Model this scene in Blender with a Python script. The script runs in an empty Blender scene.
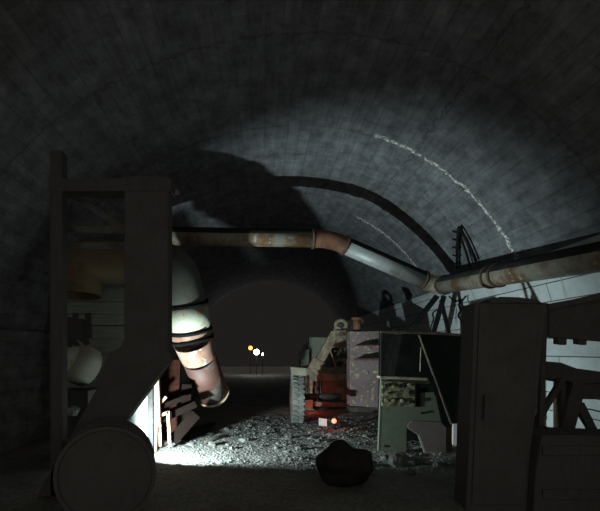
import bpy, bmesh, math, random
from mathutils import Vector, Matrix, noise
random.seed(7)
C = bpy.context.scene.collection
PI = math.pi
F, VX, VY, H = 480.0, 262.0, 350.0, 1.55      # focal length in px, vanishing point, eye height

YS = 1.0            # depth factor while the truck is laid out
def P(px, py, Y):
    Y *= YS
    return Vector(((px-VX)/F*Y, Y, H-(py-VY)/F*Y))

# ------------------------------------------------------------------ materials
def new_mat(name):
    m = bpy.data.materials.new(name); m.use_nodes = True
    nt = m.node_tree; b = nt.nodes['Principled BSDF']
    return m, nt, b

def N(nt, typ, **kw):
    n = nt.nodes.new(typ)
    for k, v in kw.items():
        if k in n.inputs: n.inputs[k].default_value = v
        else: setattr(n, k, v)
    return n

def ramp(nt, fac, p0, p1, c0=(0,0,0,1), c1=(1,1,1,1)):
    r = nt.nodes.new('ShaderNodeValToRGB')
    r.color_ramp.elements[0].position = p0; r.color_ramp.elements[0].color = c0
    r.color_ramp.elements[1].position = p1; r.color_ramp.elements[1].color = c1
    nt.links.new(fac, r.inputs[0]); return r.outputs[0]

def mixc(nt, fac, a, b, mode='MIX'):
    n = nt.nodes.new('ShaderNodeMix'); n.data_type = 'RGBA'; n.blend_type = mode
    for s, v in ((n.inputs[0], fac), (n.inputs[6], a), (n.inputs[7], b)):
        if isinstance(v, (int, float)): s.default_value = v
        elif isinstance(v, (tuple, list)): s.default_value = (*v[:3], 1)
        else: nt.links.new(v, s)
    return n.outputs[2]

def math_n(nt, op, a, b=0.0, clamp=False):
    n = nt.nodes.new('ShaderNodeMath'); n.operation = op; n.use_clamp = clamp
    for i, v in enumerate((a, b)):
        if isinstance(v, (int, float)): n.inputs[i].default_value = v
        else: nt.links.new(v, n.inputs[i])
    return n.outputs[0]

def bump(nt, b, h, strength=.3, dist=.02):
    n = N(nt, 'ShaderNodeBump'); n.inputs['Strength'].default_value = strength; n.inputs['Distance'].default_value = dist
    nt.links.new(h, n.inputs['Height']); nt.links.new(n.outputs[0], b.inputs['Normal'])

def worn(name, c, c2, rough=.7, metal=0., scale=4., lo=.45, hi=.6, c3=None, s3=14., lo3=.6, hi3=.64, bs=.25, stretch=(1,1,1)):
    """base colour c, patches of c2 by a coarse noise, optional flecks c3"""
    m, nt, b = new_mat(name)
    tc = N(nt, 'ShaderNodeTexCoord'); mp = N(nt, 'ShaderNodeMapping'); mp.inputs['Scale'].default_value = stretch
    nt.links.new(tc.outputs['Object'], mp.inputs[0])
    n1 = N(nt, 'ShaderNodeTexNoise', Scale=scale, Detail=6., Roughness=.65); nt.links.new(mp.outputs[0], n1.inputs['Vector'])
    col = mixc(nt, ramp(nt, n1.outputs[0], lo, hi), c, c2)
    n2 = N(nt, 'ShaderNodeTexNoise', Scale=scale*7, Detail=4., Roughness=.7); nt.links.new(mp.outputs[0], n2.inputs['Vector'])
    col = mixc(nt, .45, col, ramp(nt, n2.outputs[0], .3, .7, (.55,.55,.55,1), (1,1,1,1)), 'MULTIPLY')
    if c3:
        n3 = N(nt, 'ShaderNodeTexNoise', Scale=s3, Detail=3., Roughness=.6); nt.links.new(mp.outputs[0], n3.inputs['Vector'])
        col = mixc(nt, ramp(nt, n3.outputs[0], lo3, hi3), col, c3)
    nt.links.new(col, b.inputs['Base Color'])
    b.inputs['Roughness'].default_value = rough; b.inputs['Metallic'].default_value = metal
    if max(c) < .05: b.inputs['Specular IOR Level'].default_value = .06
    bump(nt, b, n2.outputs[0], bs, .01)
    return m

def emit(name, c, s):
    m, nt, b = new_mat(name)
    b.inputs['Base Color'].default_value = (*c, 1)
    b.inputs['Emission Color'].default_value = (*c, 1); b.inputs['Emission Strength'].default_value = s
    return m

M = {}
M['pipe'] = worn('weathered_pipe', (.36,.33,.26), (.20,.115,.055), .55, .1, 2.2, .46, .6, (.42,.40,.35), 9, .6, .68)
M['pipe_grey'] = worn('grey_pipe', (.42,.45,.43), (.24,.22,.18), .5, .2, 2.2, .52, .66)
M['duct'] = worn('chalky_duct_paint', (.40,.41,.32), (.32,.24,.16), .6, 0., 3.0, .52, .62, (.46,.24,.08), 13, .62, .66)
M['duct_pale'] = worn('dull_duct_paint', (.42,.43,.36), (.34,.31,.24), .7, 0., 3.)
M['duct_pink'] = worn('rusty_pink_duct', (.30,.185,.135), (.22,.10,.065), .65, 0., 3.0, .45, .62, (.34,.31,.27), 6, .6, .66)
M['duct_grey'] = worn('grey_duct', (.105,.105,.085), (.085,.07,.05), .6, 0., 3.5, .5, .66)
M['duct_tan'] = worn('tan_duct', (.22,.165,.09), (.15,.10,.055), .6, 0., 3.5, .5, .66)
M['duct_red'] = worn('red_lit_rusty_duct', (.085,.034,.024), (.13,.12,.108), .65, 0., 1.6, .5, .6)  # rust red plus the red lamp's glow put into the colour
M['rust'] = worn('rust', (.22,.10,.055), (.12,.055,.035), .85, 0., 5., .4, .6)
M['flange'] = worn('dark_rusty_flange', (.13,.085,.055), (.07,.045,.03), .8, 0., 6.)
M['rim'] = worn('pale_rim', (.50,.40,.28), (.30,.16,.08), .6, 0., 6.)
M['black'] = worn('black_steel', (.09,.088,.084), (.076,.074,.07), .8, 0., 3.)
M['black_wood'] = worn('tarred_timber', (.088,.086,.082), (.075,.073,.069), .9, 0., 3., stretch=(6,6,1))
M['dull_black'] = worn('rough_black', (.03,.029,.028), (.045,.043,.04), .95, 0., 4., bs=.6)
M['jet_black'] = worn('flat_jet_black', (.006,.006,.006), (.01,.01,.009), .95)  # also carries the cabinet interior's shade as colour
M['band'] = worn('rubber_band', (.02,.02,.02), (.03,.028,.025), .7)
M['cable'] = worn('black_hose', (.012,.012,.012), (.02,.02,.02), .6)
M['timber'] = worn('raw_timber', (.56,.43,.28), (.42,.31,.2), .8, 0., 2.5, .4, .65, stretch=(8,8,1))
M['bright_wood'] = worn('peeled_wood', (.40,.24,.15), (.3,.17,.10), .8, 0., 2.5, .4, .65, stretch=(8,8,1))
M['red_lit_plank'] = worn('red_glow_plank', (.026,.0085,.005), (.016,.006,.004), .85, 0., 3., stretch=(1,1,6))  # red lamp glow on the wood is put into this colour
M['shaded_plank'] = worn('shaded_plank', (.007,.004,.003), (.005,.003,.002), .9, 0., 3., stretch=(1,1,6))  # the post's shadow on these planks is put into the colour
M['grey_board'] = worn('weathered_board', (.46,.50,.44), (.34,.37,.32), .9, 0., 2., .4, .65, stretch=(1,6,9))
M['pale_board'] = worn('pale_board', (.36,.38,.36), (.26,.28,.265), .9, 0., 2., .4, .65)
M['stone'] = worn('stone', (.13,.13,.12), (.08,.08,.075), .95, 0., 6.)
M['stone_pale'] = worn('pale_stone', (.19,.195,.18), (.10,.10,.095), .95, 0., 6.)
M['purple'] = worn('chipped_mauve_paint', (.25,.185,.19), (.20,.145,.145), .6, 0., 3., .45, .62, (.45,.42,.20), 11, .60, .63)
M['mauve'] = worn('mauve_plate', (.17,.13,.125), (.15,.10,.09), .65, 0., 3.)
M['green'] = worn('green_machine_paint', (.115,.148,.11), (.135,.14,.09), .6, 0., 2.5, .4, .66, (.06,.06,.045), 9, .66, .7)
M['green_shaded'] = worn('shaded_green_paint', (.016,.02,.016), (.022,.026,.02), .75, 0., 4.)  # darkened green; the turned-away panel's shade is in the colour
M['gauge'] = worn('corroded_instrument_board', (.22,.22,.115), (.05,.045,.03), .7, 0., 13., .47, .55, (.5,.5,.4), 30, .66, .7)
M['khaki'] = worn('khaki_paint', (.30,.29,.22), (.19,.17,.12), .75, 0., 4., .42, .6, (.14,.08,.05), 9, .6, .66)
M['olive'] = worn('pale_olive_paint', (.24,.27,.20), (.19,.20,.15), .7, 0., 3., .42, .62)
M['tan'] = worn('dusty_tan_steel', (.38,.33,.24), (.24,.17,.10), .7, 0., 6., .42, .6)
M['oily'] = worn('oily_steel', (.07,.062,.05), (.13,.10,.07), .6, .3, 7., .45, .6)
M['tyre'] = worn('dusty_tyre', (.21,.22,.20), (.14,.145,.13), .9, 0., 5.)
M['white'] = worn('white_plate', (.62,.56,.52), (.5,.45,.42), .7, 0., 6.)
M['lump'] = worn('dull_dark_lump', (.04,.038,.035), (.032,.03,.028), .95, 0., 6.)
M['red_glass'] = emit('red_lamp_glass', (1,.13,.07), 5)
M['lamp_white'] = emit('white_lamp', (.95,.96,1), 30)
M['lamp_orange'] = emit('orange_lamp', (1,.34,.04), 5)

def vault_mat():
    m, nt, b = new_mat('board_marked_concrete')
    uv = N(nt, 'ShaderNodeUVMap'); uv.uv_map = 'UVMap'
    sep = N(nt, 'ShaderNodeSeparateXYZ'); nt.links.new(uv.outputs[0], sep.inputs[0])
    U, V = sep.outputs[0], sep.outputs[1]
    br = N(nt, 'ShaderNodeTexBrick', Scale=1.0)
    br.inputs['Color1'].default_value = (.225,.235,.24,1); br.inputs['Color2'].default_value = (.195,.205,.21,1)
    br.inputs['Mortar'].default_value = (.172,.18,.187,1); br.inputs['Mortar Size'].default_value = .01
    br.inputs['Mortar Smooth'].default_value = .6
    br.inputs['Brick Width'].default_value = 1.18; br.inputs['Row Height'].default_value = .2
    nt.links.new(uv.outputs[0], br.inputs['Vector'])
    mp = N(nt, 'ShaderNodeMapping'); mp.inputs['Scale'].default_value = (.8,5,1); nt.links.new(uv.outputs[0], mp.inputs[0])
    n1 = N(nt, 'ShaderNodeTexNoise', Scale=1.3, Detail=7., Roughness=.7); nt.links.new(mp.outputs[0], n1.inputs['Vector'])
    n2 = N(nt, 'ShaderNodeTexNoise', Scale=1.1, Detail=6., Roughness=.7); nt.links.new(uv.outputs[0], n2.inputs['Vector'])
    n3 = N(nt, 'ShaderNodeTexNoise', Scale=7., Detail=5., Roughness=.7); nt.links.new(uv.outputs[0], n3.inputs['Vector'])
    n4 = N(nt, 'ShaderNodeTexNoise', Scale=16., Detail=3., Roughness=.6); nt.links.new(uv.outputs[0], n4.inputs['Vector'])
    n5 = N(nt, 'ShaderNodeTexNoise', Scale=3.2, Detail=6., Roughness=.75); nt.links.new(uv.outputs[0], n5.inputs['Vector'])
    col = mixc(nt, .85, br.outputs[0], ramp(nt, n1.outputs[0], .3, .7, (.5,.5,.5,1), (1.2,1.2,1.2,1)), 'MULTIPLY')
    col = mixc(nt, .8, col, ramp(nt, n2.outputs[0], .3, .7, (.55,.55,.56,1), (1.15,1.15,1.15,1)), 'MULTIPLY')
    col = mixc(nt, .75, col, ramp(nt, n5.outputs[0], .36, .62, (.45,.45,.46,1), (1.25,1.25,1.25,1)), 'MULTIPLY')
    # joints
    wob = math_n(nt, 'MULTIPLY', math_n(nt, 'SUBTRACT', n3.outputs[0], .5), .3)
    def line(coord, at, w, wb=True):
        d = math_n(nt, 'ABSOLUTE', math_n(nt, 'SUBTRACT', math_n(nt, 'ADD', coord, wob) if wb else coord, at))
        return math_n(nt, 'SUBTRACT', 1., math_n(nt, 'DIVIDE', d, w), True)
    for u0, w in ((5.7,.03),(9.25,.025),(14.4,.03),(16.8,.03),(19.2,.03),(21.6,.03)):
        col = mixc(nt, math_n(nt, 'MULTIPLY', line(U, u0, w), .7), col, (.06,.06,.06))
    col = mixc(nt, math_n(nt, 'MULTIPLY', line(V, 1.32+4*math.radians(62), .03), .8), col, (.05,.05,.05))
    # lime bleeding through two ring joints
    for u0, w, v0, v1 in ((8.0,.07,2.4,6.35),(12.15,.10,2.4,5.8)):
        rng = math_n(nt, 'MULTIPLY', math_n(nt, 'GREATER_THAN', V, v0), math_n(nt, 'LESS_THAN', V, v1))
        f = math_n(nt, 'MULTIPLY', math_n(nt, 'MULTIPLY', line(U, u0, w), 1.6, True), rng)
        f = math_n(nt, 'MULTIPLY', f, ramp(nt, n4.outputs[0], .42, .58))
        col = mixc(nt, f, col, (.85,.83,.74))
        col = mixc(nt, math_n(nt, 'MULTIPLY', line(U, u0+.05, .025), .7), col, (.05,.05,.05))
    nt.links.new(col, b.inputs['Base Color']); b.inputs['Roughness'].default_value = .95
    hh = math_n(nt, 'ADD', math_n(nt, 'MULTIPLY', br.outputs[1], -.5), n1.outputs[0])
    bump(nt, b, hh, .5, .03)
    return m

def wallboard_mat():
    m, nt, b = new_mat('whitewashed_boarding')
    uv = N(nt, 'ShaderNodeUVMap'); uv.uv_map = 'UVMap'
    br = N(nt, 'ShaderNodeTexBrick', Scale=1.0)
    br.inputs['Color1'].default_value = (.70,.75,.74,1); br.inputs['Color2'].default_value = (.60,.65,.64,1)
    br.inputs['Mortar'].default_value = (.06,.065,.065,1); br.inputs['Mortar Size'].default_value = .008
    br.inputs['Brick Width'].default_value = 5.; br.inputs['Row Height'].default_value = .29
    nt.links.new(uv.outputs[0], br.inputs['Vector'])
    n2 = N(nt, 'ShaderNodeTexNoise', Scale=1.6, Detail=7., Roughness=.72); nt.links.new(uv.outputs[0], n2.inputs['Vector'])
    mp = N(nt, 'ShaderNodeMapping'); mp.inputs['Scale'].default_value = (5,.7,1); nt.links.new(uv.outputs[0], mp.inputs[0])
    n3 = N(nt, 'ShaderNodeTexNoise', Scale=1., Detail=5., Roughness=.6); nt.links.new(mp.outputs[0], n3.inputs['Vector'])
    col = mixc(nt, .7, br.outputs[0], ramp(nt, n2.outputs[0], .3, .68, (.55,.55,.54,1), (1,1,1,1)), 'MULTIPLY')
    col = mixc(nt, ramp(nt, n3.outputs[0], .60, .72, (0,0,0,1), (.6,.6,.6,1)), col, (.33,.27,.17))
    nt.links.new(col, b.inputs['Base Color']); b.inputs['Roughness'].default_value = .9
    bump(nt, b, math_n(nt, 'ADD', math_n(nt, 'MULTIPLY', br.outputs[1], -1.), math_n(nt, 'MULTIPLY', n2.outputs[0], .3)), .4, .02)
    return m

def floor_mat():
    m, nt, b = new_mat('crushed_stone_floor')
    tc = N(nt, 'ShaderNodeTexCoord')
    v = N(nt, 'ShaderNodeTexVoronoi', Scale=26.); nt.links.new(tc.outputs['Object'], v.inputs['Vector'])
    n1 = N(nt, 'ShaderNodeTexNoise', Scale=1.2, Detail=7., Roughness=.7); nt.links.new(tc.outputs['Object'], n1.inputs['Vector'])
    n2 = N(nt, 'ShaderNodeTexNoise', Scale=22., Detail=5., Roughness=.7); nt.links.new(tc.outputs['Object'], n2.inputs['Vector'])
    col = mixc(nt, ramp(nt, n1.outputs[0], .35, .65), (.165,.162,.146), (.25,.246,.225))
    col = mixc(nt, .8, col, ramp(nt, n2.outputs[0], .3, .7, (.4,.4,.4,1), (1.15,1.15,1.12,1)), 'MULTIPLY')
    sx = N(nt, 'ShaderNodeSeparateXYZ'); nt.links.new(v.outputs['Color'], sx.inputs[0])
    col = mixc(nt, .45, col, ramp(nt, sx.outputs[0], 0., 1., (.45,.45,.45,1), (1.2,1.2,1.15,1)), 'MULTIPLY')
    nt.links.new(col, b.inputs['Base Color']); b.inputs['Roughness'].default_value = .95
    bump(nt, b, math_n(nt, 'ADD', math_n(nt, 'MULTIPLY', v.outputs['Distance'], -1.), n2.outputs[0]), .55, .04)
    return m
M['vault'] = vault_mat(); M['wallboard'] = wallboard_mat(); M['floor'] = floor_mat()

# ------------------------------------------------------------------ mesh helpers
def frame_from(d):
    d = d.normalized(); up = Vector((0,0,1)) if abs(d.z) < .95 else Vector((0,1,0))
    a = d.cross(up).normalized(); return a, d.cross(a).normalized()

def tube(bm, pts, r, n=20, cap=True, squash=1.):
    pts = [Vector(p) for p in pts]
    rs = r if isinstance(r, (list, tuple)) else [r]*len(pts)
    tang = []
    for i in range(len(pts)):
        a = pts[max(0,i-1)]; c = pts[min(len(pts)-1,i+1)]; tang.append((c-a).normalized())
    a, b = frame_from(tang[0]); rings = []
    for i, p in enumerate(pts):
        t = tang[i]; a = (a - t*a.dot(t)).normalized(); b = t.cross(a)
        rings.append([bm.verts.new(p + (a*math.cos(2*PI*k/n)+b*math.sin(2*PI*k/n)*squash)*rs[i]) for k in range(n)])
    for i in range(len(rings)-1):
        for k in range(n):
            f = bm.faces.new((rings[i][k], rings[i][(k+1)%n], rings[i+1][(k+1)%n], rings[i+1][k])); f.smooth = n > 6
    if cap:
        bm.faces.new(list(reversed(rings[0]))); bm.faces.new(rings[-1])
    return rings

def hollow(bm, pts, r, th=.02, n=32):
    rs = r if isinstance(r, (list, tuple)) else [r]*len(pts)
    o = tube(bm, pts, rs, n, False); i = tube(bm, pts, [q-th for q in rs], n, False)
    for e in (0, -1):
        for k in range(n):
            q = (o[e][k], o[e][(k+1)%n], i[e][(k+1)%n], i[e][k])
            bm.faces.new(q)

def smooth_path(pts, it=3):
    pts = [Vector(p) for p in pts]
    for _ in range(it):
        q = [pts[0]]
        for a, b in zip(pts, pts[1:]): q += [a.lerp(b,.25), a.lerp(b,.75)]
        q.append(pts[-1]); pts = q
    return pts

def box(bm, c, s, rot=None):
    mt = Matrix.Translation(Vector(c)) @ (rot.to_4x4() if rot else Matrix()) @ Matrix.Diagonal((s[0],s[1],s[2],1))
    return bmesh.ops.create_cube(bm, size=1., matrix=mt)

def beam(bm, a, b, w, d, up=Vector((0,1,0))):
    """rectangular bar from a to b, w across, d along 'up'"""
    a, b = Vector(a), Vector(b); z = (b-a).normalized(); y = (up - z*up.dot(z)).normalized(); x = y.cross(z)
    R = Matrix((x,y,z)).transposed()
    box(bm, (a+b)/2, (w,d,(b-a).length), R)

def prism(bm, poly, off):
    off = Vector(off); poly = [Vector(p) for p in poly]
    f = [bm.verts.new(p) for p in poly]; k = [bm.verts.new(p+off) for p in poly]; n = len(poly)
    bm.faces.new(f); bm.faces.new(list(reversed(k)))
    for i in range(n): bm.faces.new((f[i], k[i], k[(i+1)%n], f[(i+1)%n]))

def pprism(bm, px, Y, th):
    prism(bm, [P(x,y,Y) for x,y in px], (0,th,0))

def pbox(bm, x0, y0, x1, y1, Y, th):
    a, b = P(x0,y0,Y), P(x1,y1,Y)
    box(bm, ((a.x+b.x)/2, a.y+th/2, (a.z+b.z)/2), (abs(b.x-a.x), th, abs(a.z-b.z)))

def pbeam(bm, a, b, w, d=None):
    """bar between two (px,py,Y) points, w metres wide"""
    beam(bm, P(*a), P(*b), w, d or w)

def blob(bm, c, r, seed, amp=.3, sub=2, sq=(1,1,1)):
    vs = bmesh.ops.create_icosphere(bm, subdivisions=sub, radius=1.)['verts']
    for v in vs:
        k = 1 + amp*noise.noise(v.co*1.6 + Vector((seed*3.1, seed*1.7, seed)))
        v.co = Vector(c) + Vector((v.co.x*sq[0], v.co.y*sq[1], v.co.z*sq[2]))*r*k

def obj(name, bm, mat, parent=None, bev=0.):
    bmesh.ops.recalc_face_normals(bm, faces=bm.faces)
    me = bpy.data.meshes.new(name); bm.to_mesh(me); bm.free()
    o = bpy.data.objects.new(name, me); C.objects.link(o)
    o.data.materials.append(M[mat] if isinstance(mat, str) else mat)
    if bev:
        md = o.modifiers.new('bevel', 'BEVEL'); md.width = bev; md.segments = 2; md.limit_method = 'ANGLE'
    if parent is not None:
        o.parent = parent; o.matrix_parent_inverse = Matrix.Translation(-parent.location)
    return o

def tag(o, label, cat, group=None):
    o['label'] = label; o['category'] = cat
    if group: o['group'] = group
    return o

def thing(name, loc, label, cat, group=None):
    o = bpy.data.objects.new(name, None); C.objects.link(o); o.location = loc; o.empty_display_size = .1
    return tag(o, label, cat, group)

def centre(o):
    """move a single mesh's origin to the middle of its base"""
    vs = [v.co for v in o.data.vertices]
    c = Vector(((min(v.x for v in vs)+max(v.x for v in vs))/2, (min(v.y for v in vs)+max(v.y for v in vs))/2, min(v.z for v in vs)))
    o.data.transform(Matrix.Translation(-c)); o.location = c
    return o

# ------------------------------------------------------------------ tunnel shell
CX, CZ, R, AL = .645, 1.32, 4.0, 4.6
Y0, Y1, YF = -.3, 27., 46.
def arc(th):
    a = R if th <= PI/2 else AL
    return (CX + a*math.cos(th), CZ + R*math.sin(th))
def shell(name, prof, ys, mat, v0=0., inset=0.):
    bm = bmesh.new(); uvl = bm.loops.layers.uv.new('UVMap')
    vs, L = [], [v0]
    for i in range(1, len(prof)): L.append(L[-1] + math.dist(prof[i], prof[i-1]))
    g = [[bm.verts.new((p[0], y, p[1])) for p in prof] for y in ys]
    for j in range(len(ys)-1):
        for i in range(len(prof)-1):
            f = bm.faces.new((g[j][i], g[j][i+1], g[j+1][i+1], g[j+1][i])); f.smooth = True
            for lp, (a, b) in zip(f.loops, ((j,i),(j,i+1),(j+1,i+1),(j+1,i))): lp[uvl].uv = (ys[a], L[b])
    me = bpy.data.meshes.new(name); bm.to_mesh(me); bm.free()
    o = bpy.data.objects.new(name, me); C.objects.link(o); me.materials.append(M[mat])
    md = o.modifiers.new('thickness', 'SOLIDIFY'); md.thickness = .25; md.offset = 1
    o['kind'] = 'structure'
    return o
ys = [Y0 + (Y1-Y0)*i/24 for i in range(25)]
T0, T1 = math.radians(25), math.radians(172)
right = [(CX+R, -.1), (CX+R, 0.), (CX+R, CZ*.5)] + [arc(T0*i/8) for i in range(9)]
lw = sum(math.dist(right[i], right[i-1]) for i in range(1, len(right))) - .1
shell('wall_right', right, ys, 'wallboard', -.1)
shell('ceiling', [arc(T0 + (T1-T0)*i/72) for i in range(73)], ys, 'vault', CZ + R*T0)
shell('wall_left', [arc(T1 + (PI-T1)*i/4) for i in range(5)] + [(CX-AL, CZ*.5), (CX-AL, 0), (CX-AL,-.1)], ys, 'vault', 12.)
for nm in ('wall_right', 'ceiling', 'wall_left'):
    bpy.data.objects[nm].modifiers[0].offset = -1     # thickness outwards
# floor: uneven crushed stone
def fz(x, y):
    return .05*noise.noise(Vector((x*.55, y*.5, 3.)))*1. + .022*noise.noise(Vector((x*3, y*3, 1.))) + .012*noise.noise(Vector((x*9, y*9, 5.))) - .03
bm = bmesh.new()
xs = [CX-AL-.1 + (AL+R+.2)*i/150 for i in range(151)]
yl = []
y = Y0
while y < YF:
    yl.append(y); y += .05 if 5.2 < y < 13 else (.15 if y < 5.2 else .6)
yl.append(YF)
g = [[bm.verts.new((x, y, fz(x,y))) for x in xs] for y in yl]
for j in range(len(yl)-1):
    for i in range(len(xs)-1):
        f = bm.faces.new((g[j][i], g[j][i+1], g[j+1][i+1], g[j+1][i])); f.smooth = True
fl = obj('floor', bm, 'floor'); fl['kind'] = 'structure'

# ------------------------------------------------------------------ pipe on the right wall and across the tunnel
pp0, pp1 = Vector((4.09,2.2,2.42)), P(437,286,10.0)
pp2, pp3 = P(330,239,9.5), P(150,236,9.35)
PR = .17
root = thing('wall_pipe', (pp1.x, pp1.y, pp1.z-PR), 'long rusty pale pipe along the right wall, bending up and across the tunnel', 'pipe')
def cyl(name, a, b, r, mat, parent, n=28):
    bm = bmesh.new(); tube(bm, [a, b], r, n); return obj(name, bm, mat, parent)
d01, d12, d23 = (pp1-pp0).normalized(), (pp2-pp1).normalized(), (pp3-pp2).normalized()
e = .34
cyl('pipe_section', pp0, pp1-d01*e, PR, 'pipe', root)
cyl('pipe_section', pp1+d12*e, pp2-d12*e, PR, 'pipe_grey', root)
cyl('pipe_section', pp2+d23*e, pp3, PR, 'pipe', root)
def dull_black(pts, r):  # black half-shell over the upper side of a pipe run
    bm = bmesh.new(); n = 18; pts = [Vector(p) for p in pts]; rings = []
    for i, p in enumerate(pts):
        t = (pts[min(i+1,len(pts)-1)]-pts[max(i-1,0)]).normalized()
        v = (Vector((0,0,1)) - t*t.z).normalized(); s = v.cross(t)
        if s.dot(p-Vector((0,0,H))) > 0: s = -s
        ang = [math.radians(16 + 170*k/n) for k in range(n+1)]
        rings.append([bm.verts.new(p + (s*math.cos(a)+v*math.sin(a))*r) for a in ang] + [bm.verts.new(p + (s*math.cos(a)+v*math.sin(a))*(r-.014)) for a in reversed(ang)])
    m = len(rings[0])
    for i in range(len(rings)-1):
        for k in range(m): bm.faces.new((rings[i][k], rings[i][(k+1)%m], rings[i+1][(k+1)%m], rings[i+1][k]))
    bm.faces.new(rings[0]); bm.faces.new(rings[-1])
    obj('top_shell', bm, 'dull_black', root)['label'] = 'black half-shell over the upper half of the pipe'
dull_black([pp0, pp1-d01*.38], PR+.014); dull_black([pp1+d12*.38, pp2-d12*.38], PR+.014); dull_black([pp2+d23*.38, pp3], PR+.014)
for pc, da, db in ((pp1,d01,d12),(pp2,d12,d23)):
    bm = bmesh.new(); pts = smooth_path([pc-da*e, pc-da*.12, pc+db*.12, pc+db*e], 3)
    tube(bm, pts, PR+.006, 28); obj('elbow', bm, 'rust' if pc is pp2 else 'pipe', root)
for pc, dd in ((pp1-d01*e, d01), (pp1+d12*e, d12), (pp2-d12*e, d12), (pp2+d23*e, d23), (pp0.lerp(pp1,.30), d01), (pp0.lerp(pp1,.70), d01), (pp0.lerp(pp1,.73), d01)):
    cyl('flange', pc-dd*.025, pc+dd*.025, PR+.03, 'flange', root)

# props that carry the pipe bend, with loose wires
r = thing('pipe_prop', P(440,419,10.4), 'dark splayed struts propping the wall pipe at its bend', 'prop')
for a, b, w in (((437,296,10.25),(393,352,10.4),.10), ((444,296,10.3),(408,421,10.4),.085), ((441,300,10.3),(470,421,10.3),.07)):
    bm = bmesh.new(); pbeam(bm, a, b, w); obj('strut', bm, 'cable', r)
bm = bmesh.new(); pbeam(bm, (393,352,10.4), (393,421,10.4), .10); obj('strut', bm, 'cable', r)
def wire(name, pts, rad, label, cat='wire', mat='cable', group=None):
    bm = bmesh.new(); tube(bm, smooth_path([P(*p) for p in pts], 2), rad, 8)
    return tag(centre(obj(name, bm, mat)), label, cat, group)
wire('hanging_wire', [(449,296,10.6),(455,302,10.6),(462,299,10.6),(468,296,10.6),(461,300,10.6),(458,306,10.6),(461,309,10.6)], .018, 'tangle of black wire looped under the pipe bend')
wire('dangling_cable', [(466,296,10.2),(461,302,10.2),(463,309,10.2),(457,315,10.2),(462,321,10.2),(463,334,10.2),(462,345,10.2)], .02, 'crooked black cable dangling from the pipe down to the dark cabinet', 'cable')
wire('short_cable', [(437,310,10.4),(432,313,10.5),(434,319,10.5),(431,326,10.6),(430,333,10.6)], .016, 'short black cable hanging beside the pipe props', 'cable')
# ladder-like bracket on the vault
def onv(px, py):
    """point on the vault seen at this place of the photograph"""
    for i in range(400):
        Y = 5 + i*.03; p = P(px, py, Y)
        if ((p.x-CX)/R)**2 + ((p.z-CZ)/R)**2 >= .955: return p
    return p
r = thing('vault_bracket', onv(455,268), 'dark bent steel bracket with short rungs on the vault above the pipe', 'bracket')
for pts, rad in (([(457,268),(457,246),(459,227)], .028), ([(459,227),(468,243),(476,261)], .03), ([(461,238),(466,252),(470,266)], .022)):
    bm = bmesh.new(); tube(bm, [onv(*p) for p in pts], rad, 8); obj('bar', bm, 'cable', r)
for q in (232, 240, 248, 256, 264):
    bm = bmesh.new(); tube(bm, [onv(453,q-1), onv(459,q+1)], .02, 8); obj('rung', bm, 'cable', r)

# ------------------------------------------------------------------ left: ventilation duct
def pathY(pts): return [P(*p) for p in pts]
root = thing('ventilation_duct', P(215,443,9.2), 'fat flaking ventilation duct bending over and down to the floor behind the dark pillar', 'duct')
up = smooth_path(pathY([(78,296,7.45),(79,262,7.5),(100,261,7.55),(150,262,7.75),(176,266,7.9),(186,305,8.0)]), 3)
k = min(range(len(up)), key=lambda i: abs(up[i].x - P(146,262,7.7).x) + (9 if up[i].z < 2.5 else 0))
bm = bmesh.new(); hollow(bm, up[:k+1], .35); obj('elbow_section', bm, 'duct_tan', root)
bm = bmesh.new(); hollow(bm, up[k:], .35); obj('elbow_section', bm, 'duct_grey', root)
a, b = P(186,304,8.0), P(190.5,330,8.12)
bm = bmesh.new(); hollow(bm, [a,b], .355); obj('straight_section', bm, 'duct', root)
c, c2 = P(193,341,8.16), P(199,358,8.35)
bm = bmesh.new(); hollow(bm, smooth_path([b, b.lerp(c,.5), c],2), .345); obj('straight_section', bm, 'duct_pink', root)
bm = bmesh.new(); hollow(bm, smooth_path([c, c.lerp(c2,.5), c2],2), [.345-.045*k/11 for k in range(12)]); obj('reducer', bm, 'duct_pink', root)
d = P(213,394,9.0)
bm = bmesh.new(); hollow(bm, [c2, d], [.298,.298]); obj('lower_section', bm, 'duct_red', root)
for pc, dd, rr in ((a, (b-a).normalized(), .365), (b, (b-a).normalized(), .362), (c-(c-b)*.15, (c-b).normalized(), .357)):
    bm = bmesh.new(); hollow(bm, [pc-dd*.028, pc+dd*.028], rr+.012, .03); obj('joint_band', bm, 'jet_black', root)
dd = (d-c2).normalized()
bm = bmesh.new(); hollow(bm, [d-dd*.03, d+dd*.02], .315, .03); obj('end_rim', bm, 'rim', root)

root = thing('broken_duct', P(70,391,7.0), 'torn duct stump with a pale open end beside the left post', 'duct')
bm = bmesh.new(); hollow(bm, pathY([(66,357,6.95),(88,368,7.25)]), [.3,.3]); obj('stump', bm, 'duct_pale', root)
bm = bmesh.new()
for k in range(9):
    an = k/9*2*PI; pbeam(bm, (66+k*2.9,343+5*math.sin(k*2.2),7.0), (68+k*2.5,322+9*math.sin(k*3.7),7.05), .09, .02)
obj('torn_edge', bm, 'black', root)

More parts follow.
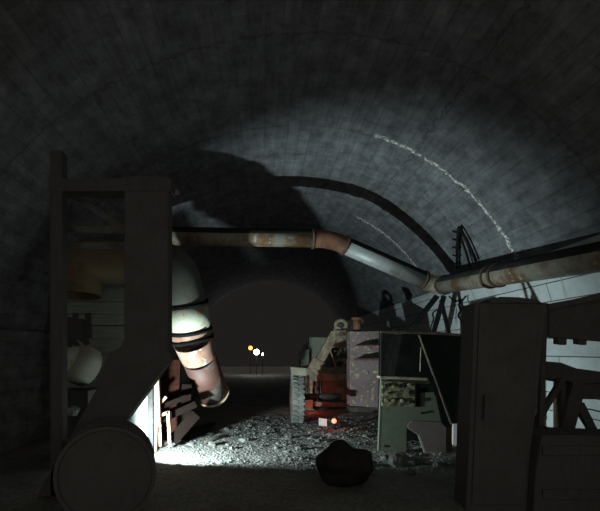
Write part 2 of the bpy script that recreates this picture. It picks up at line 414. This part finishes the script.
# plank partition behind the ducts
root = thing('plank_partition', P(100,440,8.6), 'wall of weathered horizontal planks behind the duct on the left', 'partition')
bm = bmesh.new()
yb = 274.; k = 0
while yb < 438:
    h = 13 + 2*math.sin(k*1.7)
    a, b2 = P(52,yb+h/2+random.uniform(-.7,.7),8.6), P(158,yb+h/2+random.uniform(-.7,.7),8.6)
    a.y += random.uniform(-.02,.02)
    beam(bm, a, b2, (h-.8)/F*8.6, .035); yb += h; k += 1
obj('boarding', bm, 'grey_board', root)
for px in (62, 145):
    bm = bmesh.new(); pbeam(bm, (px,274,8.7), (px,437,8.7), .1); obj('stud', bm, 'black_wood', root)

# gantry: post, bent pillar, added tie beam, rails and brace
GY = 5.0
root = thing('gantry', P(110,498,GY), 'black gantry at left with a thick pillar bent at its foot', 'gantry')
bm = bmesh.new(); pprism(bm, [(124,176),(168,176),(168,352),(172,357),(122,425),(79,490),(75,497),(36,497),(40,490),(97,388),(108,353),(121,346),(124,340)], GY, .24)
obj('bent_pillar', bm, 'black', root, .01)
bm = bmesh.new(); pbox(bm, 50, 150, 62, 497, GY, .15); obj('post', bm, 'black_wood', root, .008)
bm = bmesh.new(); pbox(bm, 48, 178, 171, 191, GY-.01, .26); obj('added_beam', bm, 'black_wood', root, .008)  # added beam tying post to pillar, where only shadow lies
bm = bmesh.new(); pbeam(bm, (76,197,5.4), (130,233,5.4), .07); obj('brace', bm, 'stone', root)
for yy in (226, 242):
    bm = bmesh.new(); pbox(bm, 56, yy, 140, yy+6, 5.3, .08); obj('rail', bm, 'stone', root)

# drum in the left foreground
root = thing('oil_drum', P(105,521,4.35), 'dark round drum lying on its side in the left foreground', 'drum')
cz = P(106,474,4.35); rd = .445; cz.z = rd - .03
bm = bmesh.new()
prof = [(0,.0),(rd-.04,.0),(rd-.035,-.02),(rd,-.02),(rd,.02),(rd-.015,.03),(rd-.015,.18),(rd,.19),(rd-.015,.20),(rd-.015,.36),(rd,.37),(rd-.015,.38),(rd-.015,.52),(rd,.53),(rd,.55),(rd-.04,.55),(0,.55)]
ax = Vector((-.25,1,0)).normalized(); rings = []
sx = ax.cross(Vector((0,0,1))); n = 48
for q, t in prof[1:-1]:
    rings.append([bm.verts.new(cz + ax*t + (sx*math.cos(2*PI*k/n)+Vector((0,0,1))*math.sin(2*PI*k/n))*q) for k in range(n)])
for i in range(len(rings)-1):
    for k in range(n): bm.faces.new((rings[i][k], rings[i][(k+1)%n], rings[i+1][(k+1)%n], rings[i+1][k]))
bm.faces.new(rings[0]); bm.faces.new(rings[-1])
obj('drum_body', bm, 'black', root)
for q, rr in ((.26,.035),(-.25,.02)):
    bm = bmesh.new(); c0 = cz + Vector((0,0,q)); tube(bm, [c0-ax*.02, c0+ax*.01], rr, 14); obj('bung', bm, 'black', root)

# pale slab, posts, planks and sticks by the hidden lamp
bm = bmesh.new(); pprism(bm, [(96,366),(149,370),(150,455),(96,455)], 7.35, .1)
tag(centre(obj('pale_slab', bm, 'pale_board', None, .01)), 'pale upright slab lit white at the foot of the dark pillar', 'slab')
bm = bmesh.new(); pprism(bm, [(147,384),(152.5,383),(153,452),(148,452)], 7.28, .1)
tag(centre(obj('grey_post', bm, 'dull_black', None, .006)), 'short grey post in front of the lit slab', 'post')
bm = bmesh.new(); pprism(bm, [(153.5,376),(158.5,374),(160,424),(157,428),(156,452),(153,452),(154,424)], 7.4, .09)
tag(centre(obj('wooden_post', bm, 'bright_wood', None, .006)), 'brightly lit raw wooden post beside the short grey post', 'post')
r = thing('stick_stand', P(163,448,7.6), 'small pale frame of sticks standing right of the lit wooden post', 'stand')
for a, b, w in (((159,416,7.6),(169,412,7.6),.045), ((168,411,7.6),(170,446,7.6),.045), ((159.5,414,7.6),(160.5,446,7.6),.04), ((160,404,7.65),(166,397,7.7),.04)):
    bm = bmesh.new(); pbeam(bm, a, b, w); obj('stick', bm, 'bright_wood', r)
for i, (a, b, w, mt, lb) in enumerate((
    ((167,440,8.1),(171,360,8.4),.34,'red_lit_plank','broad plank coloured by red lamp glow, standing upright behind the lit wooden post'),
    ((184,440,8.3),(187,384,8.2),.17,'shaded_plank','shade-coloured plank leaning upright near the lower end of the fat duct'),
    ((161,420,7.85),(196,404,8.0),.11,'shaded_plank','shade-coloured plank lying aslant above the other leaning timbers'),
    ((161,407,7.8),(186,397,7.95),.08,'shaded_plank','thin slanting batten between the lit post and the duct'),
    ((172,441,7.75),(196,414,7.95),.18,'shaded_plank','shade-coloured low plank sloping down beneath the duct end'))):
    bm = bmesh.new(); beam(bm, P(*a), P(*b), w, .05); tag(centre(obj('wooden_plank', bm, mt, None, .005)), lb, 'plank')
def floorp(px, py, lift=0.):
    """point of the floor seen at this place of the photograph"""
    Y = H*F/(py-VY); x = (px-VX)/F*Y
    return Vector((x, Y, fz(x,Y)+lift))
bm = bmesh.new(); tube(bm, smooth_path([floorp(*p, .03) for p in ((158,440),(166,436),(174,438),(184,437),(196,436),(206,433),(213,434))],2), .03, 8)
tag(centre(obj('ground_hose', bm, 'band')), 'dark hose lying across the brightly lit floor by the planks', 'hose')
for i, (a, b, lb) in enumerate((((164,432),(178,428),'short dark stick on the lit floor behind the hose'), ((205,442),(228,436),'long dark stick on the lit floor right of the hose'), ((160,446),(176,441),'dark stick at the front edge of the lit floor'))):
    bm = bmesh.new(); tube(bm, [floorp(*a,.03), floorp(*a,.05).lerp(floorp(*b,.06),.5), floorp(*b,.03)], .028, 7)
    tag(centre(obj('loose_stick', bm, 'oily')), lb, 'stick')
bm = bmesh.new(); prism(bm, [floorp(*p, .05) for p in ((181,434),(196,428),(216,424),(212,430),(190,438))], (0,0,.035))  # dark sheet added where the floor only lies in shadow
tag(centre(obj('shadow_sheet', bm, 'dull_black')), 'dark sheet in place of a shadow on the lit floor below the duct end', 'board')
bm = bmesh.new(); pbox(bm, 50, 391, 88, 462, 6.75, .6); o = tag(centre(obj('dark_crate', bm, 'black_wood', None, .01)), 'black crate under the torn duct stump', 'crate')
bm = bmesh.new(); blob(bm, P(72,411,6.68), .085, 4, .5, 3, (1.1,.8,.75)); tag(centre(obj('pale_rag', bm, 'pale_board')), 'crumpled pale rag caught on the front of the black crate', 'rag')

# ------------------------------------------------------------------ truck-mounted machine
TY = 10.0
root = thing('mine_truck', P(330,424,TY), 'dusty khaki mine truck with a boom, chipped mauve side cabinet and large tyre', 'truck')
def wheel(cx, cy, rw, w):
    bm = bmesh.new(); n = 40
    prof = [(-w/2,.55),(-w/2,.8),(-w/2*.96,.93),(-w/2*.75,.985),(0,1.),(w/2*.75,.985),(w/2*.96,.93),(w/2,.8),(w/2,.55)]
    rings = [[bm.verts.new((cx+t, cy+rw*q*math.cos(2*PI*k/n), rw-.02+rw*q*math.sin(2*PI*k/n))) for k in range(n)] for t, q in prof]
    for i in range(len(rings)-1):
        for k in range(n): bm.faces.new((rings[i][k], rings[i][(k+1)%n], rings[i+1][(k+1)%n], rings[i+1][k]))
    bm.faces.new(rings[0]); bm.faces.new(rings[-1])
    t = obj('tyre', bm, 'tyre', root)
    bm = bmesh.new()
    for k in range(26):
        for s in (-1, 1):
            an = 2*PI*(k+(.5 if s > 0 else 0))/26; rr = rw*1.005
            c = Vector((cx+s*w*.25, cy+rr*math.cos(an), rw-.02+rr*math.sin(an)))
            box(bm, c, (w*.46,.055,.035), Matrix.Rotation(an-PI/2, 3, 'X') @ Matrix.Rotation(s*.35, 3, 'Z'))
    obj('tread', bm, 'tyre', t)
    bm = bmesh.new(); tube(bm, [(cx-w/2-.02,cy,rw),(cx+w/2+.02,cy,rw)], rw*.5, 24); obj('hub', bm, 'rust', t)
wl = P(297,400,10.55)
wheel(wl.x, 10.5, .505, .26)
def part(name, mat, fn, bev=.008):
    bm = bmesh.new(); fn(bm); return obj(name, bm, mat, root, bev)
part('fender', 'khaki', lambda b: pprism(b, [(291,367),(306,368),(307,376),(292,375)], 10.0, .35))
YS = 1.27
part('rear_cab_panel', 'olive', lambda b: pprism(b, [(309,337),(336,338),(336,369),(309,369)], 10.8, .3))
part('tool_locker', 'olive', lambda b: pprism(b, [(300,351),(309,349),(309,369),(301,369)], 10.6, .6))
part('bracket_plate', 'olive', lambda b: pprism(b, [(303,345),(309,343),(309,352),(304,353)], 10.9, .3))
part('deck', 'khaki', lambda b: pprism(b, [(303,368),(352,367),(352,375),(303,375)], 9.9, .8))
part('deck_ledge', 'tan', lambda b: pprism(b, [(317,373),(351,374),(351,381),(317,381)], 9.8, .12))
part('gearbox', 'khaki', lambda b: (pprism(b, [(322,381),(350,381),(350,399),(340,400),(330,396),(322,392)], 10.0, .5), tube(b, [P(340,391,9.9), P(340,391,10.1)], .12, 18)))
part('engine_block', 'oily', lambda b: pprism(b, [(306,378),(322,378),(322,402),(306,402)], 10.35, .5))
part('chassis_beam', 'tan', lambda b: pprism(b, [(302,401),(352,403),(352,407.5),(302,406)], 9.95, .12))
part('axle', 'oily', lambda b: tube(b, [(wl.x+.1,10.55,.52),(1.75,10.7,.52)], .07, 16), 0)
part('front_bracket', 'rust', lambda b: pbox(b, 302, 400, 313, 409, 9.8, .25))
part('lower_guard', 'khaki', lambda b: pprism(b, [(303,409),(314,409),(314,418),(304,417)], 9.9, .1))
for x0 in (306.5, 311.5, 318):
    part('hydraulic_ram', 'oily' if x0 != 311.5 else 'tan', lambda b: (tube(b, [P(x0,371,9.95), P(x0,388,9.95)], .055, 14), tube(b, [P(x0,386,9.95), P(x0,402,9.95)], .035, 12)), 0)
part('boom', 'tan', lambda b: (beam(b, P(316,367,9.9), P(335,333,9.9), .23, .2), beam(b, P(313,372,9.88), P(319,360,9.88), .34, .24), beam(b, P(331,342,9.85), P(338,327,9.85), .15, .22)))
part('boom_foot', 'khaki', lambda b: pprism(b, [(308,372),(313,366),(322,366),(322,376),(316,382),(310,378)], 9.85, .4))
def torus(b, c, R1, r1, ax=Vector((0,1,0)), n=28):
    u, v = frame_from(ax); pts = [Vector(c) + (u*math.cos(2*PI*k/n)+v*math.sin(2*PI*k/n))*R1 for k in range(n+1)]
    tube(b, pts, r1, 10, False)
part('boom_ring', 'tan', lambda b: torus(b, P(341,325,9.8), (.135), .05, Vector((.1,.7,.5))), 0)
part('drive_motor', 'khaki', lambda b: (tube(b, [P(341,329,9.75), P(341,344,9.85)], .16, 18), tube(b, [P(336,336,9.7), P(346,337,9.7)], .06, 12), beam(b, P(334,345,9.8), P(348,345,9.8), .06, .15)))
part('motor_cap', 'rust', lambda b: tube(b, [P(341,334,9.62), P(341,334,9.75)], .065, 14), 0)
for a, c in (((329,347),(336.5,369)), ((349,355),(341,369)), ((331,347),(348,347)), ((334,351),(349,353))):
    part('stay', 'tan', lambda b: beam(b, P(*a,9.85), P(*c,9.85), .035, .035), 0)
part('back_shield', 'oily', lambda b: pbox(b, 331, 348, 351, 368, 10.4, .1))
part('grille_plate', 'khaki', lambda b: pbox(b, 336, 358, 350, 362, 10.2, .05))
# mauve side cabinet with two louvres
SY = 11.2/1.27
cab = part('side_cabinet', 'purple', lambda b: pprism(b, [(350,331.5),(379.5,331),(378.5,407.5),(350,406)], SY, .45), .012)
for y0 in (340, 353.5):
    bm = bmesh.new()
    bm = bmesh.new(); prism(bm, [P(356,y0+5,SY), P(365,y0+.6,SY), P(378.5,y0-1.5,SY), P(378.5,y0+4.5,SY)], (0,-.008,0)); obj('louvre_shade', bm, 'cable', cab)  # raised black wedge; the opening's inner shade put in as colour
    bm = bmesh.new(); prism(bm, [P(355,y0+5.2,SY), P(378.5,y0+4.8,SY), P(378.5,y0+6,SY), P(355,y0+6.4,SY)], (0,-.035,0)); obj('louvre_lip', bm, 'rust', cab)
bm = bmesh.new(); pbox(bm, 354, 358.5, 377, 360.5, SY-.015, .02); obj('rust_strip', bm, 'rust', cab)
for px, py in ((367,373),(356,393),(373,398),(369,349)):
    bm = bmesh.new(); tube(bm, [P(px,py,SY-.02), P(px,py,SY+.01)], .035, 12); obj('bolt_boss', bm, 'tan', cab)
part('exhaust_pipe', 'rust', lambda b: (tube(b, [P(357,333,9.0), P(357,319,9.0)], .1, 16), tube(b, [P(357,320,9.0), P(357,317.5,9.0)], .14, 16), tube(b, [P(357,320,9.0), P(364,321,9.0)], .06, 12)), 0)
part('frame_post', 'cable', lambda b: pbox(b, 379.8, 331, 382.5, 408, 8.8, .06))
part('under_tray', 'oily', lambda b: pbox(b, 350, 407, 379, 412, 8.9, .4))

YS = 1.0
# red marker lamp and white plate on the floor under the truck
r = thing('red_lamp', P(334,427,9.55), 'small glowing red lamp on the floor under the truck', 'lamp')
bm = bmesh.new(); bmesh.ops.create_uvsphere(bm, u_segments=16, v_segments=10, radius=.047, matrix=Matrix.Translation(P(334,421,9.5)))
for f in bm.faces: f.smooth = True
obj('lens', bm, 'red_glass', r)
bm = bmesh.new(); pl = P(334,421,9.5); tube(bm, [(pl.x,pl.y+.02,-.03),(pl.x,pl.y+.02,pl.z-.03)], .04, 12); obj('base', bm, 'band', r)
bm = bmesh.new(); pprism(bm, [(319,418),(327,419),(327,426.5),(319,425.5)], 9.6, .06)
tag(centre(obj('white_plate', bm, 'white', None, .004)), 'small whitish plate on the ground left of the red lamp', 'plate')

# ------------------------------------------------------------------ green control cabinet
GL, GR_ = Vector((1.80,7.44,0)), Vector((2.90,7.5,0))
gu = (GR_-GL).normalized(); gn = Vector((gu.y,-gu.x,0)); gn = gn if gn.y < 0 else -gn
eye = Vector((0,0,H))
def G(px, py, out=0.):
    d = P(px,py,1.) - eye; p0 = GL + gn*out
    return eye + d*((p0-eye).dot(gn)/d.dot(gn))
root = thing('control_cabinet', (2.25,7.3,-.02), 'green steel control cabinet with open upper frame and instrument board', 'cabinet')
def gpart(name, mat, poly, th, out=0., parent=None, bev=.006):
    bm = bmesh.new(); prism(bm, [G(x,y,out) for x,y in poly], -gn*th); return obj(name, bm, mat, parent or root, bev)
gpart('front_panel', 'green', [(378,451),(381,377),(428,379),(436,397),(449,455.5),(425,454),(418,435),(407,428),(406.5,453)], .05)
gpart('top_ledge', 'tan', [(380,376),(428,378),(428,380.5),(380,378.5)], .16, .02)
gb = gpart('instrument_board', 'gauge', [(382,381),(415,382),(415,407),(382,406)], .03, .025)
for i in range(4):
    for j in range(3):
        if (i*3+j) in (4, 7): continue
        px, py = 386+i*8+random.uniform(-1.5,1.5), 385.5+j*7.6+random.uniform(-1,1)
        bm = bmesh.new(); c0 = G(px,py,.028); rr = random.choice((.018,.026,.034))
        tube(bm, [c0, c0+gn*.022], rr, 14); obj('dial', bm, random.choice(('gauge','band','band','tan')), gb)
gpart('bay_shade_plate', 'cable', [(416.5,384),(431.5,384),(434.5,392),(421,393),(421,407),(416.5,407)], .02, .012)  # flat black plate; the recess's shade put in as colour
gpart('mauve_plate', 'mauve', [(408,424.5),(412,420.5),(441,422),(446.5,428),(446,454.8),(426,453.5),(419,434.5),(408,428)], .012, .013)
for px, py in ((428,412),(385,446),(422,413)):
    bm = bmesh.new(); c0 = G(px,py,0); tube(bm, [c0-gn*.01, c0+gn*.012], .02, 10); obj('bolt', bm, 'band', root)
gpart('corner_post', 'band', [(381,331),(384,331),(383.5,377),(380.5,377)], .05)
gpart('top_rail', 'oily', [(381,330.5),(440,332),(462,334),(462,336),(440,334.5),(381,333)], .05, .01)
gpart('rusty_leg', 'rust', [(446,428),(452,426),(452.5,460),(447,460)], .06, -.05)
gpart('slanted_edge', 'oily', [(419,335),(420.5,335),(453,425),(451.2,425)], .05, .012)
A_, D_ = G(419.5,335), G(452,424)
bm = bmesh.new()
prism(bm, [A_, P(466,334,7.95), P(466,423,7.95), D_], (0.04,.04,0)); obj('wing_panel', bm, 'green_shaded', root, .004)
bm = bmesh.new()
prism(bm, [G(379,450), G(381.5,378), G(381.5,378)-gn*.08, G(379,450)-gn*.08], gu*.03); obj('side_panel', bm, 'green', root)
bm = bmesh.new(); tube(bm, [G(421,347,-.05),G(420.5,358,-.05),G(420,372,-.05)], .008, 8); obj('loose_strip', bm, 'tan', root)
bm = bmesh.new(); pprism(bm, [(402,334),(445,334),(455,376),(455,428),(398,428),(391,400),(395,366)], 8.3, .75); obj('rear_housing', bm, 'jet_black', root, .02)  # near-black, so the unlit cabinet interior's shade is in the colour
bm = bmesh.new(); pbox(bm, 402, 428, 452, 441, 8.35, .6); obj('housing_plinth', bm, 'jet_black', root)
bm = bmesh.new(); pprism(bm, [(453.5,421),(457,421),(456.6,446),(453,446)], 7.95, .05)  # added strip that catches the lamp to give a bright slit
tag(centre(obj('bright_slit_strip', bm, 'white')), 'thin white strip added as the bright slit in the gap between green cabinet and tall black locker', 'plank')
# ------------------------------------------------------------------ right foreground silhouettes
LY = 4.65
root = thing('tall_locker', P(495,511,LY), 'tall black steel locker in the right foreground, wider at the top', 'locker')
bm = bmesh.new(); pprism(bm, [(475,303),(547,304),(538,395),(530,460),(527,512),(466,512),(470,420)], LY, .3); obj('locker_body', bm, 'black', root, .012)
bm = bmesh.new(); pprism(bm, [(480,306),(540,307),(524,505),(472,505)], LY-.02, .03); dr = obj('door', bm, 'black', root, .006)
bm = bmesh.new(); beam(bm, P(486,395,LY-.05), P(485,420,LY-.05), .03, .03); obj('handle', bm, 'black', dr)
bm = bmesh.new(); pprism(bm, [(488,303.5),(492,299),(502,296.5),(520,297),(538,299.5),(546,304)], LY+.03, .25)
tag(centre(obj('folded_tarp', bm, 'black', None, .02)), 'low dark heap of tarpaulin on top of the tall black locker', 'tarpaulin')

root = thing('shape_frame', P(545,498,5.05), 'flat black shape with two stubs below, on a thin post right of the locker', 'board')
bm = bmesh.new(); pprism(bm, [(544,303),(548,303),(544,430),(544,497),(539,497),(539,430)], 5.05, .05); obj('post', bm, 'black', root)
bm = bmesh.new(); pprism(bm, [(636,285),(641,285),(641,497),(636,497)], 5.05, .05); obj('post', bm, 'black', root)
bm = bmesh.new(); pprism(bm, [(547,304),(575,299),(640,284),(640,292),(547,310)], 5.05, .04); obj('top_rail', bm, 'black', root)
bm = bmesh.new(); pprism(bm, [(549.5,305),(640,291),(640,344),(600,341),(549.5,337)], 5.1, .12); bd = obj('flat_shape', bm, 'black', root, .006)  # flat black slab cut to outline
for x0 in (558, 578):
    bm = bmesh.new(); pprism(bm, [(x0,336),(x0+9,337),(x0+8.5,345),(x0+.5,344)], 5.12, .09); obj('foot', bm, 'black', bd)

root = thing('trestle', P(575,488,5.4), 'black trestle table with crossed legs and one pale post beside the right wall', 'trestle')
bm = bmesh.new(); pprism(bm, [(540,363),(549,361.5),(561,362.5),(577,368.5),(600,371.5),(645,378),(645,386),(600,383),(577,384),(560,378.5),(540,380)], 5.4, .55); obj('table_top', bm, 'black_wood', root, .006)
bm = bmesh.new(); pprism(bm, [(575,383),(645,384),(645,400),(573,399)], 5.45, .4); obj('apron', bm, 'black_wood', root, .006)
for a, b, w in (((563,378,5.42),(521,447,5.42),.06), ((562,380,5.5),(563,486,5.5),.05), ((562,382,5.55),(600,446,5.55),.055), ((578,384,5.43),(552,486,5.43),.15), ((579,404,5.5),(612,470,5.5),.09)):
    bm = bmesh.new(); pbeam(bm, a, b, w, .06); obj('leg', bm, 'black_wood', root)
bm = bmesh.new(); pbeam(bm, (557,379,5.85), (557,478,5.85), .055, .06); o = obj('pale_leg', bm, 'timber', root); o['label'] = 'pale raw wooden leg'
wire('slack_wire', [(540,424,5.7),(548,428,5.7),(556,430,5.7),(562,429,5.7)], .007, 'slack black wire strung low across the trestle legs')
wire('sagging_cable', [(581,409,5.9),(590,409,5.9),(600,412,5.9),(612,410,5.9)], .008, 'thin cable sagging under the trestle apron at the frame edge', 'cable')

root = thing('large_crate', P(585,512,4.55), 'large black crate in the bottom right corner', 'crate')
bm = bmesh.new(); pprism(bm, [(542,436),(570,435),(650,438),(650,516),(533,516),(536,470)], 4.55, .5); obj('crate_body', bm, 'black_wood', root, .01)
for yy in (446, 490):
    bm = bmesh.new(); pbox(bm, 543, yy, 648, yy+9, 4.53, .03); obj('batten', bm, 'black_wood', root)

# dark rounded lump in the middle foreground
bm = bmesh.new(); blob(bm, Vector((P(346,455,5.6).x, 5.65, .19)), .31, 2, .3, 4, (.98,.9,.8))
for v in bm.verts:
    if v.co.z < -.04: v.co.z = -.04
for f in bm.faces: f.smooth = True
tag(centre(obj('slumped_lump', bm, 'lump')), 'dark rounded lump resting on the floor in front of the truck', 'lump')

# ------------------------------------------------------------------ rubble
big = [(398,463,.11),(366,436,.07),(311,432,.06),(288,437,.07),(265,433,.06),(244,440,.07),(226,428,.06),(300,447,.07),(420,462,.08),(437,466,.07),(452,464,.09),
       (405,457,.06),(385,456,.07),(470,470,.1),(276,446,.05),(330,434,.05),(318,440,.06),(250,425,.05),(212,444,.07),(232,447,.06),(190,443,.05),(285,428,.05),(372,462,.08),(410,472,.08),(352,430,.05)]
proto = []
for k in range(5):
    bm = bmesh.new(); blob(bm, (0,0,.35), 1., k+11, .7, 2, (1.1,.8,.6)); o = obj('rubble_stone', bm, 'stone' if k % 2 else 'stone_pale')
    proto.append(o)
special = {0: 'upright pale chunk of stone on the dark floor before the green cabinet', 13: 'largest loose stone between the tall locker and the green cabinet'}
for i, (px, py, s) in enumerate(big):
    o = proto[i] if i < 5 else proto[i % 5].copy()
    if i >= 5: C.objects.link(o)
    p = floorp(px, py); o.location = p - Vector((0,0,.12*s)); o.scale = (s, s, s*(1.9 if i == 0 else 1)); o.rotation_euler = (0,0,i*1.9)
    if i in special: tag(o, special[i], 'stone')
    else: tag(o, 'rough grey stone lying loose on the tunnel floor', 'stone', 'loose stones on the tunnel floor')
bm = bmesh.new()
for k in range(4200):
    x, y = random.uniform(-1.6, 3.4), 6.2 + 5.2*random.random()**1.4
    if noise.noise(Vector((x*.9,y*.9,9.))) < -.15 and random.random() < .7: continue
    s = random.uniform(.006,.019)*(1.8 if random.random() < .08 else 1)
    c = Vector((x,y,fz(x,y)+s*.3))
    vs = bmesh.ops.create_icosphere(bm, subdivisions=1, radius=s)['verts']
    rz = Matrix.Rotation(random.uniform(0,6.28),3,'Z') @ Matrix.Rotation(random.uniform(-.5,.5),3,'X'); a1, a2 = random.uniform(.6,1.9), random.uniform(.3,.8)
    for v in vs: v.co = c + rz @ Vector((v.co.x*a1*random.uniform(.8,1.2), v.co.y*random.uniform(.8,1.2), v.co.z*a2))
o = tag(obj('gravel', bm, 'stone_pale'), 'grey gravel and stone chips strewn over the tunnel floor', 'gravel'); o['kind'] = 'stuff'

# ------------------------------------------------------------------ lights deep in the bore
def far_lamp(px, py, Y, rad, mat, label):
    p = P(px,py,Y); r = thing('tunnel_lamp', (p.x,Y,-.03), label, 'lamp')
    bm = bmesh.new(); bmesh.ops.create_uvsphere(bm, u_segments=16, v_segments=10, radius=rad, matrix=Matrix.Translation(p)); obj('lens', bm, mat, r)
    bm = bmesh.new(); tube(bm, [(p.x,Y+.02,-.03),(p.x,Y+.02,p.z-rad*.8)], .018, 10); obj('stand', bm, 'cable', r)
far_lamp(256.5,352,30,.17,'lamp_white','bright white lamp shining deep in the dark tunnel bore')
far_lamp(262.5,354,29,.06,'lamp_white','tiny white light just right of the bright white tunnel lamp')
far_lamp(250.5,348,31,.13,'lamp_orange','small orange lamp left of the bright white tunnel lamp')

# ------------------------------------------------------------------ light
def lamp(name, typ, loc, e, col, **kw):
    l = bpy.data.lights.new(name, typ); l.energy = e; l.color = col
    for k, v in kw.items(): setattr(l, k, v)
    o = bpy.data.objects.new(name, l); C.objects.link(o); o.location = loc; return o
LP = P(147,441,6.6)
k = lamp('work_light', 'SPOT', LP, 860, (.78,.97,1.), spot_size=math.radians(130), spot_blend=.62, shadow_soft_size=.05)
aim = Vector((math.cos(math.radians(54)), math.sin(math.radians(54)), .15))
k.rotation_euler = aim.to_track_quat('-Z','Y').to_euler()
lamp('red_fill_light', 'POINT', P(311,403,12.1), 3.2, (1,.07,.02), shadow_soft_size=.04)  # added unseen light for the red glow inside the truck
lamp('red_lamp_light', 'POINT', P(333,419,9.36), 1.1, (1,.07,.02), shadow_soft_size=.05)
far = P(256.5,352,29.7)
lamp('tunnel_lamp_light', 'POINT', far, 18, (1,1,1), shadow_soft_size=.1)

# added ambient fill from behind the viewer lifts the blacks; far end nearly dark
w = bpy.data.worlds.new('ambient_fill'); bpy.context.scene.world = w; w.use_nodes = True
nt = w.node_tree; bg = nt.nodes['Background']
tc = N(nt, 'ShaderNodeTexCoord'); sp = N(nt, 'ShaderNodeSeparateXYZ'); nt.links.new(tc.outputs['Generated'], sp.inputs[0])
f = math_n(nt, 'MAXIMUM', ramp(nt, math_n(nt, 'MULTIPLY', sp.outputs[1], -1.), .0, .35), 0.)
col = mixc(nt, ramp(nt, sp.outputs[2], .35, .6), (.0128,.0120,.0108), (.045,.043,.04))  # added glow from above for the far stretch
col = mixc(nt, f, col, (.34,.323,.29))
nt.links.new(col, bg.inputs[0]); bg.inputs[1].default_value = 1.

# ------------------------------------------------------------------ camera
cd = bpy.data.cameras.new('camera'); cam = bpy.data.objects.new('camera', cd); C.objects.link(cam)
cam.location = (0,0,H); cam.rotation_euler = (PI/2,0,0)
cd.sensor_width = 36; cd.lens = F/600*36
cd.shift_x = (300-VX)/600; cd.shift_y = (VY-255.5)/600
cd.clip_end = 200
sc = bpy.context.scene; sc.camera = cam
sc.view_settings.view_transform = 'Standard'; sc.view_settings.look = 'None'
sc.view_settings.exposure = 0; sc.view_settings.gamma = 1
